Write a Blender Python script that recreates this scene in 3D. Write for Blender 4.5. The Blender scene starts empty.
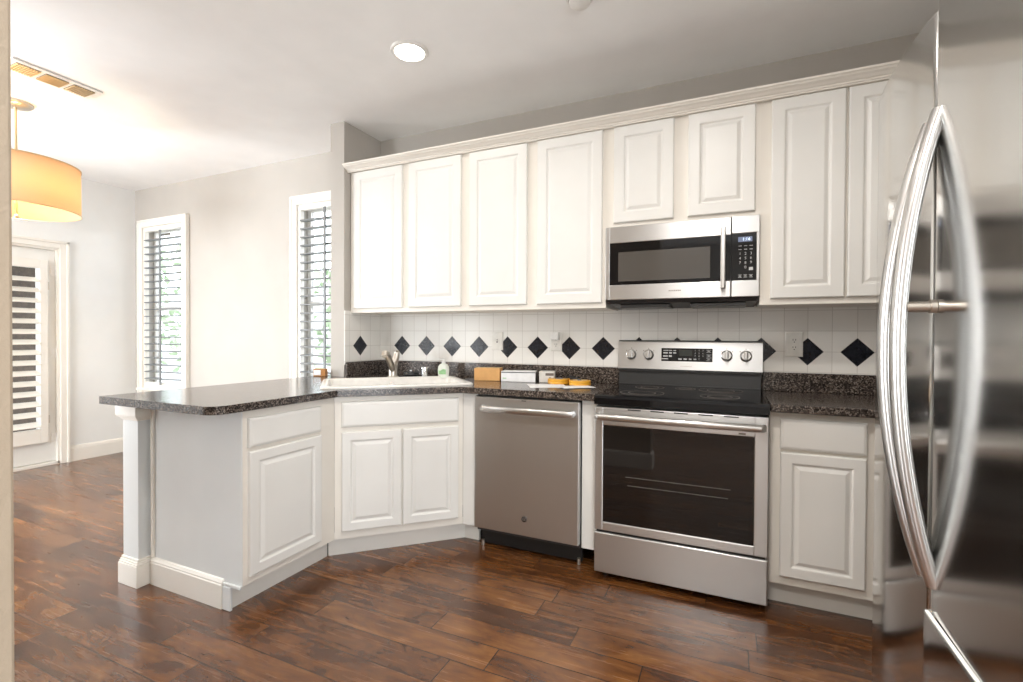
import bpy, bmesh, math, random
from mathutils import Vector, Matrix
random.seed(7)
SC = bpy.context.scene
COL = SC.collection
rad = math.radians

# ------------------------------------------------------------------ camera
cam_d = bpy.data.cameras.new('camera')
cam_d.sensor_fit = 'HORIZONTAL'; cam_d.sensor_width = 36.0
cam_d.lens = 482.6 * 36.0 / 1023.0
cam_d.clip_start = 0.02
cam = bpy.data.objects.new('camera', cam_d); COL.objects.link(cam)
_y, _t, _r = rad(24.306), rad(-0.6117), rad(0.2709)
_F = Vector((-math.sin(_y), math.cos(_y), 0)); _R = Vector((math.cos(_y), math.sin(_y), 0)); _U = Vector((0, 0, 1))
F2 = _F * math.cos(_t) + _U * math.sin(_t); U2 = _U * math.cos(_t) - _F * math.sin(_t)
R3 = _R * math.cos(_r) + U2 * math.sin(_r); U3 = U2 * math.cos(_r) - _R * math.sin(_r)
cam.matrix_world = Matrix(((R3.x, U3.x, -F2.x, 0.7188), (R3.y, U3.y, -F2.y, -2.9437), (R3.z, U3.z, -F2.z, 1.1902), (0, 0, 0, 1)))
SC.camera = cam

# ------------------------------------------------------------------ world, light, exposure
SC.view_settings.view_transform = 'Standard'
SC.view_settings.look = 'None'
SC.view_settings.gamma = 1.0
SC.view_settings.use_curve_mapping = False
SC.view_settings.exposure = 0.46
SC.cycles.max_bounces = 10
SC.cycles.diffuse_bounces = 6
SC.cycles.glossy_bounces = 5
SC.cycles.use_denoising = True
SC.cycles.sample_clamp_indirect = 6.0
w = bpy.data.worlds.new('sky'); SC.world = w; w.use_nodes = True
w.node_tree.nodes['Background'].inputs[0].default_value = (0.86, 0.93, 1.0, 1)
w.node_tree.nodes['Background'].inputs[1].default_value = 4.2


def area(name, loc, rot, sx, sy, power, color, disk=False, spread=180):
    d = bpy.data.lights.new(name, 'AREA'); d.energy = power; d.color = color
    d.shape = 'DISK' if disk else 'RECTANGLE'; d.size = sx
    if not disk: d.size_y = sy
    d.spread = rad(spread)
    o = bpy.data.objects.new(name, d); COL.objects.link(o); o.location = loc; o.rotation_euler = rot
    return o


DAY = (0.94, 0.97, 1.0)
WARM = (1.0, 0.955, 0.90)
area('fill_dining_side', (-5.02, -2.15, 1.30), (0, rad(-90), 0), 1.8, 0.85, 82, DAY)  # added fill light outside an unseen window in the left wall
area('fill_kitchen_side', (2.06, -4.45, 1.30), (0, rad(116), 0), 1.9, 2.2, 62, DAY)  # added fill light, tilted up, at an unseen right-hand window
area('fill_living_side', (-3.0, -6.16, 1.25), (rad(126), 0, 0), 2.9, 1.9, 175, DAY)  # added fill light aimed up at the ceiling from an unseen rear window

# ------------------------------------------------------------------ helpers


class MB:
    """collects shapes in one bmesh"""

    def __init__(s): s.bm = bmesh.new()

    def box(s, a, b, bev=0.0, seg=2):
        r = bmesh.ops.create_cube(s.bm, size=1.0)
        v = r['verts']
        c = [(a[i] + b[i]) / 2 for i in range(3)]; d = [abs(b[i] - a[i]) for i in range(3)]
        for q in v: q.co = Vector((c[0] + q.co.x * d[0], c[1] + q.co.y * d[1], c[2] + q.co.z * d[2]))
        if bev > 0:
            e = list({e for q in v for e in q.link_edges})
            bmesh.ops.bevel(s.bm, geom=e, offset=min(bev, min(d) * 0.45), segments=seg, profile=0.5, affect='EDGES')
        return s

    def cyl(s, p, q, r0, r1=None, n=20, cap=True):
        p, q = Vector(p), Vector(q); r1 = r0 if r1 is None else r1
        z = (q - p).normalized(); x = z.orthogonal().normalized(); y = z.cross(x)
        A = [s.bm.verts.new(p + r0 * (x * math.cos(2 * math.pi * i / n) + y * math.sin(2 * math.pi * i / n))) for i in range(n)]
        B = [s.bm.verts.new(q + r1 * (x * math.cos(2 * math.pi * i / n) + y * math.sin(2 * math.pi * i / n))) for i in range(n)]
        for i in range(n): s.bm.faces.new((A[i], A[(i + 1) % n], B[(i + 1) % n], B[i]))
        if cap: s.bm.faces.new(A[::-1]); s.bm.faces.new(B)
        return s

    def lathe(s, prof, c=(0, 0, 0), n=28, axis='z', close=False):
        """prof: (radius, height) list; axis z or -y"""
        rings = []
        for r, h in prof:
            if r < 1e-6:
                rings.append([s.bm.verts.new(s._ax(c, 0, 0, h, axis))])
            else:
                rings.append([s.bm.verts.new(s._ax(c, r * math.cos(2 * math.pi * i / n), r * math.sin(2 * math.pi * i / n), h, axis)) for i in range(n)])
        pairs = list(zip(rings, rings[1:]))
        if close: pairs.append((rings[-1], rings[0]))
        for A, B in pairs:
            for i in range(n):
                j = (i + 1) % n
                if len(A) == 1 and len(B) == 1: continue
                if len(A) == 1: s.bm.faces.new((A[0], B[j], B[i]))
                elif len(B) == 1: s.bm.faces.new((A[i], A[j], B[0]))
                else: s.bm.faces.new((A[i], A[j], B[j], B[i]))
        return s

    def _ax(s, c, x, y, h, axis):
        if axis == 'z': return Vector((c[0] + x, c[1] + y, c[2] + h))
        return Vector((c[0] + x, c[1] - h, c[2] + y))

    def tube(s, pts, rx, ry=None, up=(0, 1, 0), n=14, cap=True):
        """elliptical tube along pts; rx across the tangent and up, ry along up; radii may be lists"""
        pts = [Vector(p) for p in pts]; N = len(pts); up = Vector(up)
        ry = rx if ry is None else ry
        rxs = rx if isinstance(rx, (list, tuple)) else [rx] * N
        rys = ry if isinstance(ry, (list, tuple)) else [ry] * N
        rings = []
        for i, p in enumerate(pts):
            t = (pts[min(i + 1, N - 1)] - pts[max(i - 1, 0)]).normalized()
            b = (up - up.dot(t) * t)
            if b.length < 1e-4: b = t.orthogonal()
            b.normalize(); a = t.cross(b)
            rings.append([s.bm.verts.new(p + a * rxs[i] * math.cos(2 * math.pi * k / n) + b * rys[i] * math.sin(2 * math.pi * k / n)) for k in range(n)])
        for A, B in zip(rings, rings[1:]):
            for i in range(n): s.bm.faces.new((A[i], A[(i + 1) % n], B[(i + 1) % n], B[i]))
        if cap: s.bm.faces.new(rings[0][::-1]); s.bm.faces.new(rings[-1])
        return s

    def prism(s, poly, z0, z1):
        A = [s.bm.verts.new((x, y, z0)) for x, y in poly]; B = [s.bm.verts.new((x, y, z1)) for x, y in poly]
        n = len(poly)
        for i in range(n): s.bm.faces.new((A[i], A[(i + 1) % n], B[(i + 1) % n], B[i]))
        s.bm.faces.new(A[::-1]); s.bm.faces.new(B)
        return s

    def prism_x(s, prof, x0, x1):
        """profile in (y, z) swept along x"""
        A = [s.bm.verts.new((x0, y, z)) for y, z in prof]; B = [s.bm.verts.new((x1, y, z)) for y, z in prof]
        n = len(prof)
        for i in range(n): s.bm.faces.new((A[i], A[(i + 1) % n], B[(i + 1) % n], B[i]))
        s.bm.faces.new(A[::-1]); s.bm.faces.new(B)
        return s

    def rect_loops(s, x0, z0, x1, z1, loops):
        """raised-panel surface in the xz plane: loops of (inset, y)"""
        rs = []
        for ins, y in loops:
            rs.append([s.bm.verts.new(p) for p in ((x0 + ins, y, z0 + ins), (x1 - ins, y, z0 + ins), (x1 - ins, y, z1 - ins), (x0 + ins, y, z1 - ins))])
        for A, B in zip(rs, rs[1:]):
            for i in range(4): s.bm.faces.new((A[i], A[(i + 1) % 4], B[(i + 1) % 4], B[i]))
        s.bm.faces.new(rs[-1]); s.bm.faces.new(rs[0][::-1])
        return s

    def move(s, M):
        bmesh.ops.transform(s.bm, matrix=M, verts=s.bm.verts[:]); return s

    def build(s, name, mat, parent=None, smooth=False, bevel=0.0):
        bmesh.ops.recalc_face_normals(s.bm, faces=s.bm.faces[:])
        me = bpy.data.meshes.new(name)
        s.bm.to_mesh(me); s.bm.free()
        me.materials.append(mat)
        o = bpy.data.objects.new(name, me); COL.objects.link(o)
        if parent: o.parent = parent
        if smooth:
            me.polygons.foreach_set('use_smooth', [True] * len(me.polygons))
            m = o.modifiers.new('es', 'EDGE_SPLIT'); m.split_angle = rad(38)
        if bevel:
            m = o.modifiers.new('bev', 'BEVEL'); m.width = bevel; m.segments = 3; m.limit_method = 'ANGLE'; m.angle_limit = rad(40)
        return o


def empty(name, loc=(0, 0, 0), rz=0.0):
    o = bpy.data.objects.new(name, None); COL.objects.link(o)
    o.location = loc; o.rotation_euler = (0, 0, rz); o.empty_display_size = 0.1
    return o


def tag(o, label, cat=None, group=None, kind=None):
    o['label'] = label
    if cat: o['category'] = cat
    if group: o['group'] = group
    if kind: o['kind'] = kind
    return o


def struct(o, label=None):
    o['kind'] = 'structure'
    if label: o['label'] = label
    return o


class Pieces(list):
    def box(s, a, b): s.append((a, b)); return s

    def build(s, name, mat, parent, M=None):
        for a, b in s:
            m = MB().box(a, b)
            if M is not None: m.move(M)
            m.build(name, mat, parent)


def text_mesh(name, body, size, M, mat, parent, extrude=0.0004):
    c = bpy.data.curves.new(name, 'FONT'); c.body = body; c.size = size
    c.align_x = 'CENTER'; c.align_y = 'CENTER'; c.extrude = extrude
    t = bpy.data.objects.new(name, c); COL.objects.link(t)
    bpy.context.view_layer.update()
    me = bpy.data.meshes.new_from_object(t.evaluated_get(bpy.context.evaluated_depsgraph_get()))
    bpy.data.objects.remove(t)
    me.transform(M @ Matrix.Rotation(rad(90), 4, 'X'))
    me.materials.clear(); me.materials.append(mat)
    o = bpy.data.objects.new(name, me); COL.objects.link(o); o.parent = parent
    return o


# ------------------------------------------------------------------ materials
class NT:
    def __init__(s, name):
        s.m = bpy.data.materials.new(name); s.m.use_nodes = True
        s.t = s.m.node_tree; s.b = s.t.nodes['Principled BSDF']

    def n(s, typ, **kw):
        x = s.t.nodes.new(typ)
        for k, v in kw.items(): setattr(x, k, v)
        return x

    def l(s, a, b): s.t.links.new(a, b)

    def put(s, sock, v):
        if hasattr(v, 'is_output'): s.l(v, sock)
        else: sock.default_value = v

    def math(s, op, a, b=None, c=None):
        x = s.n('ShaderNodeMath', operation=op)
        s.put(x.inputs[0], a)
        if b is not None: s.put(x.inputs[1], b)
        if c is not None: s.put(x.inputs[2], c)
        return x.outputs[0]

    def coord(s, which='Object'):
        return s.n('ShaderNodeTexCoord').outputs[which]

    def mapped(s, scale=(1, 1, 1), loc=(0, 0, 0)):
        mp = s.n('ShaderNodeMapping'); s.l(s.coord(), mp.inputs[0])
        mp.inputs['Scale'].default_value = scale; mp.inputs['Location'].default_value = loc
        return mp.outputs[0]

    def noise(s, vec, scale, detail=3.0, rough=0.5, dist=0.0):
        x = s.n('ShaderNodeTexNoise'); s.put(x.inputs['Vector'], vec)
        x.inputs['Scale'].default_value = scale; x.inputs['Detail'].default_value = detail; x.inputs['Roughness'].default_value = rough
        x.inputs['Distortion'].default_value = dist
        return x.outputs['Fac']

    def ramp(s, fac, stops, interp='LINEAR'):
        x = s.n('ShaderNodeValToRGB'); s.put(x.inputs[0], fac); cr = x.color_ramp; cr.interpolation = interp
        while len(cr.elements) < len(stops): cr.elements.new(0.5)
        for e, (p, c) in zip(cr.elements, stops):
            e.position = p; e.color = c if len(c) == 4 else (*c, 1)
        return x.outputs[0]

    def mix(s, fac, a, b, mode='MIX'):
        x = s.n('ShaderNodeMix', data_type='RGBA', blend_type=mode)
        s.put(x.inputs[0], fac)
        s.put(x.inputs[6], a if hasattr(a, 'is_output') or len(a) == 4 else (*a, 1))
        s.put(x.inputs[7], b if hasattr(b, 'is_output') or len(b) == 4 else (*b, 1))
        return x.outputs[2]

    def bump(s, h, strength=0.1, dist=0.01):
        x = s.n('ShaderNodeBump'); s.put(x.inputs['Height'], h)
        x.inputs['Strength'].default_value = strength; x.inputs['Distance'].default_value = dist
        s.l(x.outputs[0], s.b.inputs['Normal']); return x

    def set(s, **kw):
        for k, v in kw.items():
            k = k.replace('_', ' ')
            if isinstance(v, tuple) and len(v) == 3: v = (*v, 1)
            s.put(s.b.inputs[k], v)
        return s


def paint(name, col, rough=0.6, tex=0.0, texscale=90, var=0.03):
    t = NT(name)
    nz = t.noise(t.mapped(), 3.0, 4)
    a = tuple(c * (1 - var) for c in col); b = tuple(min(1, c * (1 + var)) for c in col)
    t.set(Base_Color=t.ramp(nz, [(0.3, a), (0.7, b)]), Roughness=rough)
    if tex: t.bump(t.noise(t.mapped(), texscale, 3), tex, 0.004)
    return t.m


def metal(name, col=(0.61, 0.61, 0.605), rough=0.37, aniso=0.7, brush=(2, 2, 50)):
    t = NT(name)
    nz = t.noise(t.mapped(brush), 1.0, 3) if brush[2] > 100 else 0.5
    big = t.noise(t.mapped(), 2.3, 3)
    t.set(Base_Color=t.mix(nz, tuple(c * 0.985 for c in col), tuple(min(1, c * 1.01) for c in col)), Metallic=1.0,
          Roughness=t.math('ADD', t.math('MULTIPLY', nz, 0.03), t.math('ADD', t.math('MULTIPLY', big, 0.03), rough - 0.03)))
    if aniso:
        tg = t.n('ShaderNodeTangent', direction_type='RADIAL', axis='Z')
        t.l(tg.outputs[0], t.b.inputs['Tangent']); t.b.inputs['Anisotropic'].default_value = aniso; t.b.inputs['Anisotropic Rotation'].default_value = 0.25
    return t.m


def plain(name, col, rough=0.4, metallic=0.0, spec=0.5, var=0.06):
    t = NT(name)
    nz = t.noise(t.mapped(), 25.0, 3)
    t.set(Base_Color=t.ramp(nz, [(0.3, tuple(c * (1 - var) for c in col)), (0.7, tuple(min(1, c * (1 + var)) for c in col))]), Roughness=rough, Metallic=metallic, Specular_IOR_Level=spec)
    return t.m


def emit(name, col, strength, base=(0.8, 0.8, 0.8)):
    t = NT(name)
    t.set(Base_Color=base, Emission_Color=col, Emission_Strength=strength)
    return t.m


M = {}
M['wall'] = paint('greige wall paint', (0.455, 0.425, 0.385), 0.7, 0.12, 120)
M['wall_cool'] = paint('pale grey wall paint', (0.78, 0.785, 0.77), 0.7, 0.12, 120)
M['ceil'] = paint('white ceiling paint', (0.90, 0.90, 0.89), 0.8, 0.10, 140)
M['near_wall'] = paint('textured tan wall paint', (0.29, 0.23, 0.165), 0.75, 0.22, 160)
M['trim'] = paint('warm white trim paint', (0.80, 0.77, 0.71), 0.38)
M['backlit_louver'] = paint('backlit shutter shade', (0.20, 0.21, 0.21), 0.45)  # white louvers and rod; their backlit shade is put into this grey
M['door'] = paint('white cabinet door paint', (0.77, 0.76, 0.725), 0.36)
M['frame'] = paint('cream cabinet frame paint', (0.79, 0.75, 0.68), 0.38)
M['panel'] = paint('white cabinet end paint', (0.71, 0.73, 0.725), 0.42)
M['steel'] = metal('brushed stainless steel')
M['fridge_steel'] = metal('refrigerator stainless steel', (0.64, 0.635, 0.62), 0.13, 0.0, (3, 3, 50))
M['handle'] = metal('satin steel handle', (0.58, 0.57, 0.555), 0.30, 0.0, (40, 40, 40))
M['nickel'] = metal('brushed nickel', (0.56, 0.515, 0.455), 0.36, 0.0, (40, 40, 40))
M['chrome'] = metal('chrome', (0.75, 0.75, 0.76), 0.12, 0.0, (20, 20, 20))
M['black'] = plain('black plastic', (0.012, 0.012, 0.012), 0.4)
M['black_gloss'] = plain('black glass', (0.004, 0.004, 0.005), 0.06, 0, 0.35)
M['grey_dark'] = plain('dark grey enamel', (0.05, 0.05, 0.05), 0.3)
M['white_plastic'] = plain('white plastic', (0.80, 0.79, 0.76), 0.35)
M['ivory'] = plain('ivory plastic', (0.72, 0.70, 0.65), 0.35)
M['porcelain'] = plain('white porcelain', (0.84, 0.82, 0.78), 0.12)
M['mark_light'] = plain('pale printed marks', (0.55, 0.55, 0.55), 0.5)
M['mark_dark'] = plain('grey printed marks', (0.16, 0.13, 0.11), 0.5)
M['cardboard'] = plain('kraft cardboard', (0.66, 0.36, 0.13), 0.6)
M['paper'] = plain('white paper', (0.85, 0.85, 0.85), 0.6)
M['tape'] = plain('yellow tape', (0.72, 0.36, 0.03), 0.35)
M['tape_core'] = plain('pale tape edge', (0.70, 0.50, 0.22), 0.5)
M['wood_box'] = plain('orange brown box', (0.45, 0.20, 0.05), 0.5)
M['green'] = plain('green label', (0.36, 0.66, 0.33), 0.5, var=0.3)
M['soap'] = plain('milky soap bottle', (0.78, 0.82, 0.74), 0.25)
M['brass'] = metal('brushed brass', (0.72, 0.55, 0.33), 0.3, 0.0, (20, 20, 20))
M['can'] = emit('lamp diffuser', (1.0, 0.92, 0.80), 14.0)
M['clock'] = emit('blue white display', (0.65, 0.78, 1.0), 1.6, (0.05, 0.05, 0.05))
M['display'] = plain('unlit display', (0.03, 0.035, 0.03), 0.1)
M['oven_glass'] = None


def mk_glass():
    t = NT('window glass')
    t.set(Base_Color=(1, 1, 1), Roughness=0.0, Transmission_Weight=1.0, IOR=1.02, Specular_IOR_Level=0.5)
    return t.m


M['glass'] = mk_glass()


def mk_counter():
    t = NT('speckled dark laminate')
    v = t.mapped()
    vo = t.n('ShaderNodeTexVoronoi'); t.l(v, vo.inputs['Vector']); vo.inputs['Scale'].default_value = 160
    sep = t.n('ShaderNodeSeparateColor'); t.l(vo.outputs['Color'], sep.inputs[0])
    c = t.ramp(sep.outputs[0], [(0.0, (0.016, 0.013, 0.012)), (0.32, (0.062, 0.050, 0.043)), (0.58, (0.155, 0.12, 0.098)), (0.84, (0.25, 0.21, 0.18)), (1.0, (0.3, 0.27, 0.24))], 'CONSTANT')
    nz = t.noise(v, 260, 2)
    c2 = t.mix(t.ramp(nz, [(0.45, (0, 0, 0)), (0.62, (1, 1, 1))]), c, (0.035, 0.028, 0.024))
    t.set(Base_Color=c2, Roughness=0.17, Specular_IOR_Level=0.45)
    return t.m


M['counter'] = mk_counter()


def mk_floor():
    t = NT('hand scraped walnut planks')
    co = t.coord(); sp = t.n('ShaderNodeSeparateXYZ'); t.l(co, sp.inputs[0])
    W, L = 0.13, 0.82
    yy = t.math('DIVIDE', t.math('ADD', sp.outputs[1], 1.56), W)
    row = t.math('FLOOR', yy); fy = t.math('FRACT', yy)
    wn = t.n('ShaderNodeTexWhiteNoise', noise_dimensions='1D'); t.l(row, wn.inputs['W'])
    xx = t.math('ADD', t.math('DIVIDE', sp.outputs[0], L), t.math('MULTIPLY', wn.outputs['Value'], 7.3))
    col = t.math('FLOOR', xx); fx = t.math('FRACT', xx)
    cb = t.n('ShaderNodeCombineXYZ'); t.l(row, cb.inputs[0]); t.l(col, cb.inputs[1])
    wn2 = t.n('ShaderNodeTexWhiteNoise', noise_dimensions='2D'); t.l(cb.outputs[0], wn2.inputs['Vector'])
    pid = wn2.outputs['Value']
    # grain, offset per plank
    off = t.n('ShaderNodeVectorMath', operation='MULTIPLY_ADD'); t.l(wn2.outputs['Color'], off.inputs[0])
    off.inputs[1].default_value = (9, 9, 9); t.l(co, off.inputs[2])
    mp = t.n('ShaderNodeMapping'); t.l(off.outputs[0], mp.inputs[0]); mp.inputs['Scale'].default_value = (0.45, 6.0, 1)
    grain = t.noise(mp.outputs[0], 6.0, 8, 0.6)
    mp2 = t.n('ShaderNodeMapping'); t.l(off.outputs[0], mp2.inputs[0]); mp2.inputs['Scale'].default_value = (0.8, 2.0, 1)
    blot = t.noise(mp2.outputs[0], 4.5, 6, 0.62, 1.6)
    f = t.math('ADD', t.math('MULTIPLY', grain, 0.36), t.math('ADD', t.math('MULTIPLY', blot, 0.60), t.math('MULTIPLY', t.math('SUBTRACT', pid, 0.5), 0.16)))
    c = t.ramp(f, [(0.26, (0.026, 0.010, 0.005)), (0.41, (0.072, 0.026, 0.009)), (0.53, (0.145, 0.054, 0.015)), (0.68, (0.25, 0.105, 0.030))])
    ey = t.math('MINIMUM', fy, t.math('SUBTRACT', 1.0, fy)); ex = t.math('MINIMUM', fx, t.math('SUBTRACT', 1.0, fx))
    gy = t.math('LESS_THAN', ey, 0.014); gx = t.math('LESS_THAN', ex, 0.0024)
    g = t.math('MAXIMUM', gy, gx)
    t.set(Base_Color=t.mix(g, c, (0.010, 0.005, 0.003)), Specular_IOR_Level=0.5,
          Roughness=t.math('ADD', t.math('MULTIPLY', grain, 0.16), 0.18), Coat_Weight=0.45, Coat_Roughness=0.24)
    h = t.math('SUBTRACT', t.math('ADD', t.math('MULTIPLY', blot, 0.8), t.math('MULTIPLY', grain, 0.35)), g)
    t.bump(h, 0.16, 0.006)
    return t.m


M['floor'] = mk_floor()


def mk_tile(axis, phase, name):
    """cream square tile, dark diamonds on every second crossing; axis 0 = along x, 1 = along y"""
    t = NT(name)
    S = 0.2159; T = S / 2
    sp = t.n('ShaderNodeSeparateXYZ'); t.l(t.coord(), sp.inputs[0])
    u = t.math('SUBTRACT', sp.outputs[axis], phase); v = t.math('SUBTRACT', sp.outputs[2], 1.1149)
    fu = t.math('ABSOLUTE', t.math('SUBTRACT', t.math('FRACT', t.math('ADD', t.math('DIVIDE', u, T), 0.5)), 0.5))
    fv = t.math('ABSOLUTE', t.math('SUBTRACT', t.math('FRACT', t.math('ADD', t.math('DIVIDE', v, T), 0.5)), 0.5))
    gr = t.math('LESS_THAN', t.math('MINIMUM', fu, fv), 0.013)
    du = t.math('MULTIPLY', t.math('ABSOLUTE', t.math('SUBTRACT', t.math('FRACT', t.math('ADD', t.math('DIVIDE', u, S), 0.5)), 0.5)), S)
    d = t.math('ADD', du, t.math('ABSOLUTE', v))
    out = t.math('GREATER_THAN', t.math('ABSOLUTE', u), 0.105) if axis == 1 else t.math('LESS_THAN', u, -0.105)
    d = t.math('ADD', d, out)
    dia = t.math('LESS_THAN', d, 0.0715); rim = t.math('MULTIPLY', t.math('LESS_THAN', d, 0.0745), t.math('GREATER_THAN', d, 0.0715))
    g2 = t.math('MAXIMUM', t.math('MULTIPLY', gr, t.math('GREATER_THAN', d, 0.0715)), rim)
    tc = t.n('ShaderNodeCombineXYZ'); t.l(t.math('FLOOR', t.math('DIVIDE', u, T)), tc.inputs[0]); t.l(t.math('FLOOR', t.math('DIVIDE', v, T)), tc.inputs[1])
    wn = t.n('ShaderNodeTexWhiteNoise', noise_dimensions='2D'); t.l(tc.outputs[0], wn.inputs['Vector'])
    base = t.mix(wn.outputs['Value'], (0.78, 0.755, 0.71), (0.82, 0.80, 0.755))
    nzd = t.noise(t.coord(), 60, 3)
    c = t.mix(dia, base, t.ramp(nzd, [(0.3, (0.008, 0.009, 0.013)), (0.7, (0.02, 0.021, 0.028))]))
    t.set(Base_Color=t.mix(g2, c, (0.56, 0.53, 0.485)), Roughness=t.math('ADD', 0.26, t.math('MULTIPLY', g2, 0.5)), Specular_IOR_Level=0.5)
    t.bump(t.math('SUBTRACT', 1.0, g2), 0.25, 0.002)
    return t.m


M['tile_back'] = mk_tile(0, -1.4994, 'cream tile with dark diamonds')
M['tile_stub'] = mk_tile(1, -0.2280, 'cream side tile with dark diamond')


def mk_shade():
    t = NT('amber drum shade fabric')
    nt = t.t
    nz = t.noise(t.mapped((60, 60, 300)), 1.0, 2)
    tr = t.n('ShaderNodeBsdfTranslucent'); tr.inputs[0].default_value = (0.98, 0.74, 0.46, 1)
    df = t.n('ShaderNodeBsdfDiffuse'); t.l(t.mix(nz, (0.80, 0.64, 0.45), (0.86, 0.70, 0.50)), df.inputs[0])
    mx = t.n('ShaderNodeMixShader'); mx.inputs[0].default_value = 0.42
    t.l(df.outputs[0], mx.inputs[1]); t.l(tr.outputs[0], mx.inputs[2])
    t.l(mx.outputs[0], nt.nodes['Material Output'].inputs[0])
    return t.m


M['shade'] = mk_shade()


def mk_leaf():
    t = NT('green foliage')
    nz = t.noise(t.mapped(), 9, 6, 0.7)
    t.set(Base_Color=t.ramp(nz, [(0.3, (0.22, 0.30, 0.19)), (0.55, (0.38, 0.47, 0.32)), (0.75, (0.58, 0.66, 0.50))]), Roughness=0.7)
    return t.m


M['leaf'] = mk_leaf()
M['outside_wall'] = paint('pale rendered wall', (0.72, 0.73, 0.74), 0.8)
M['fence'] = plain('dark brown timber', (0.075, 0.055, 0.04), 0.7, var=0.3)
M['bark'] = plain('bark', (0.10, 0.07, 0.05), 0.8)
M['concrete'] = paint('pale patio concrete', (0.5, 0.48, 0.45), 0.85)

# ------------------------------------------------------------------ the room
H = 2.661
XL, XR, YB = -4.87, 1.90, -6.0
struct(MB().box((XL - 0.12, YB - 0.12, -0.06), (XR + 0.12, 0.12, 0.0)).build('floor', M['floor']))
struct(MB().box((XL - 0.12, YB - 0.12, H), (XR + 0.12, 0.12, H + 0.08)).build('ceiling', M['ceil']))


def wall_y(name, y0, y1, x0, x1, holes, mat):
    """wall along x with rectangular holes (xa, xb, za, zb)"""
    m = MB(); cur = x0
    for xa, xb, za, zb in sorted(holes):
        if xa > cur: m.box((cur, y0, 0), (xa, y1, H))
        if za > 0: m.box((xa, y0, 0), (xb, y1, za))
        m.box((xa, y0, zb), (xb, y1, H)); cur = xb
    m.box((cur, y0, 0), (x1, y1, H))
    return struct(m.build(name, mat))


def wall_x(name, x0, x1, y0, y1, holes, mat):
    m = MB(); cur = y0
    for ya, yb, za, zb in sorted(holes):
        if ya > cur: m.box((x0, cur, 0), (x1, ya, H))
        if za > 0: m.box((x0, ya, 0), (x1, yb, za))
        m.box((x0, ya, zb), (x1, yb, H)); cur = yb
    m.box((x0, cur, 0), (x1, y1, H))
    return struct(m.build(name, mat))


W1 = (-4.700, -4.060, 0.640, 2.265)
W2 = (-2.552, -1.912, 0.640, 2.265)
DH = (-1.440, -0.620, 0.0, 1.965)
W3 = (-2.58, -1.74, 0.40, 2.20)
wall_y('wall_back', 0.0, 0.12, XL - 0.12, XR + 0.12, [W1, W2], M['wall'])
wall_x('wall_left', XL - 0.12, XL, YB - 0.12, 0.0, [W3, DH], M['wall_cool'])
wall_x('wall_right', XR, XR + 0.12, YB - 0.12, 0.0, [(-5.60, -3.30, 0.30, 2.35)], M['wall'])
wall_y('wall_rear', YB - 0.12, YB, XL, XR, [(-4.50, -1.50, 0.30, 2.35)], M['wall'])
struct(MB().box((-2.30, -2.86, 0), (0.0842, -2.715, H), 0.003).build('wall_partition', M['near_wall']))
XS0, XS1, YS = -1.83, -1.709, -0.381
struct(MB().box((XS0, YS, 0), (XS1, 0.0, H)).build('wall_stub', M['wall']))


def baseboard(name, a, b, n, parent=None, h=0.145):
    """profiled board along a-b (xy), n = outward normal"""
    prof = [(0, 0), (0.014, 0), (0.014, h * 0.80), (0.011, h * 0.84), (0.012, h * 0.88), (0.006, h * 0.97), (0, h)]
    m = MB(); bm = m.bm
    A = [bm.verts.new((a[0] + n[0] * t, a[1] + n[1] * t, z)) for t, z in prof]; B = [bm.verts.new((b[0] + n[0] * t, b[1] + n[1] * t, z)) for t, z in prof]
    k = len(prof)
    for i in range(k): bm.faces.new((A[i], A[(i + 1) % k], B[(i + 1) % k], B[i]))
    bm.faces.new(A[::-1]); bm.faces.new(B)
    o = m.build(name, M['trim'], parent)
    if not parent: struct(o)
    return o


baseboard('baseboard_left', (XL, -0.555), (XL, 0.0), (1, 0))
baseboard('baseboard_front_left', (XL, YB), (XL, -1.505), (1, 0))
baseboard('baseboard_back', (XL, 0.0), (XS0, 0.0), (0, -1))
baseboard('baseboard_partition', (-2.30, -2.715), (0.0842, -2.715), (0, 1))
baseboard('baseboard_partition_end', (0.0842, -2.86), (0.0842, -2.715), (1, 0))


# tile behind the counter
struct(MB().box((XS1, -0.008, 0.985), (XR, 0.0, 1.36)).build('trim_1', M['tile_back']), 'cream square wall tile with a row of dark diamonds')
struct(MB().box((XS1, YS + 0.001, 0.985), (XS1 + 0.008, -0.008, 1.36)).build('trim_2', M['tile_stub']), 'cream wall tile with one dark diamond on the wall stub')
# crown moulding over the wall cabinets
cp = [(-0.335, 2.316), (-0.350, 2.316), (-0.350, 2.322), (-0.356, 2.324), (-0.358, 2.330), (-0.366, 2.333), (-0.376, 2.341), (-0.388, 2.346), (-0.392, 2.352),
      (-0.400, 2.355), (-0.402, 2.363), (-0.335, 2.363)]
struct(MB().prism_x(cp, XS1, XR).build('trim_3', M['frame']), 'stepped cream crown moulding along the top of the wall cabinets')


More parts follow.
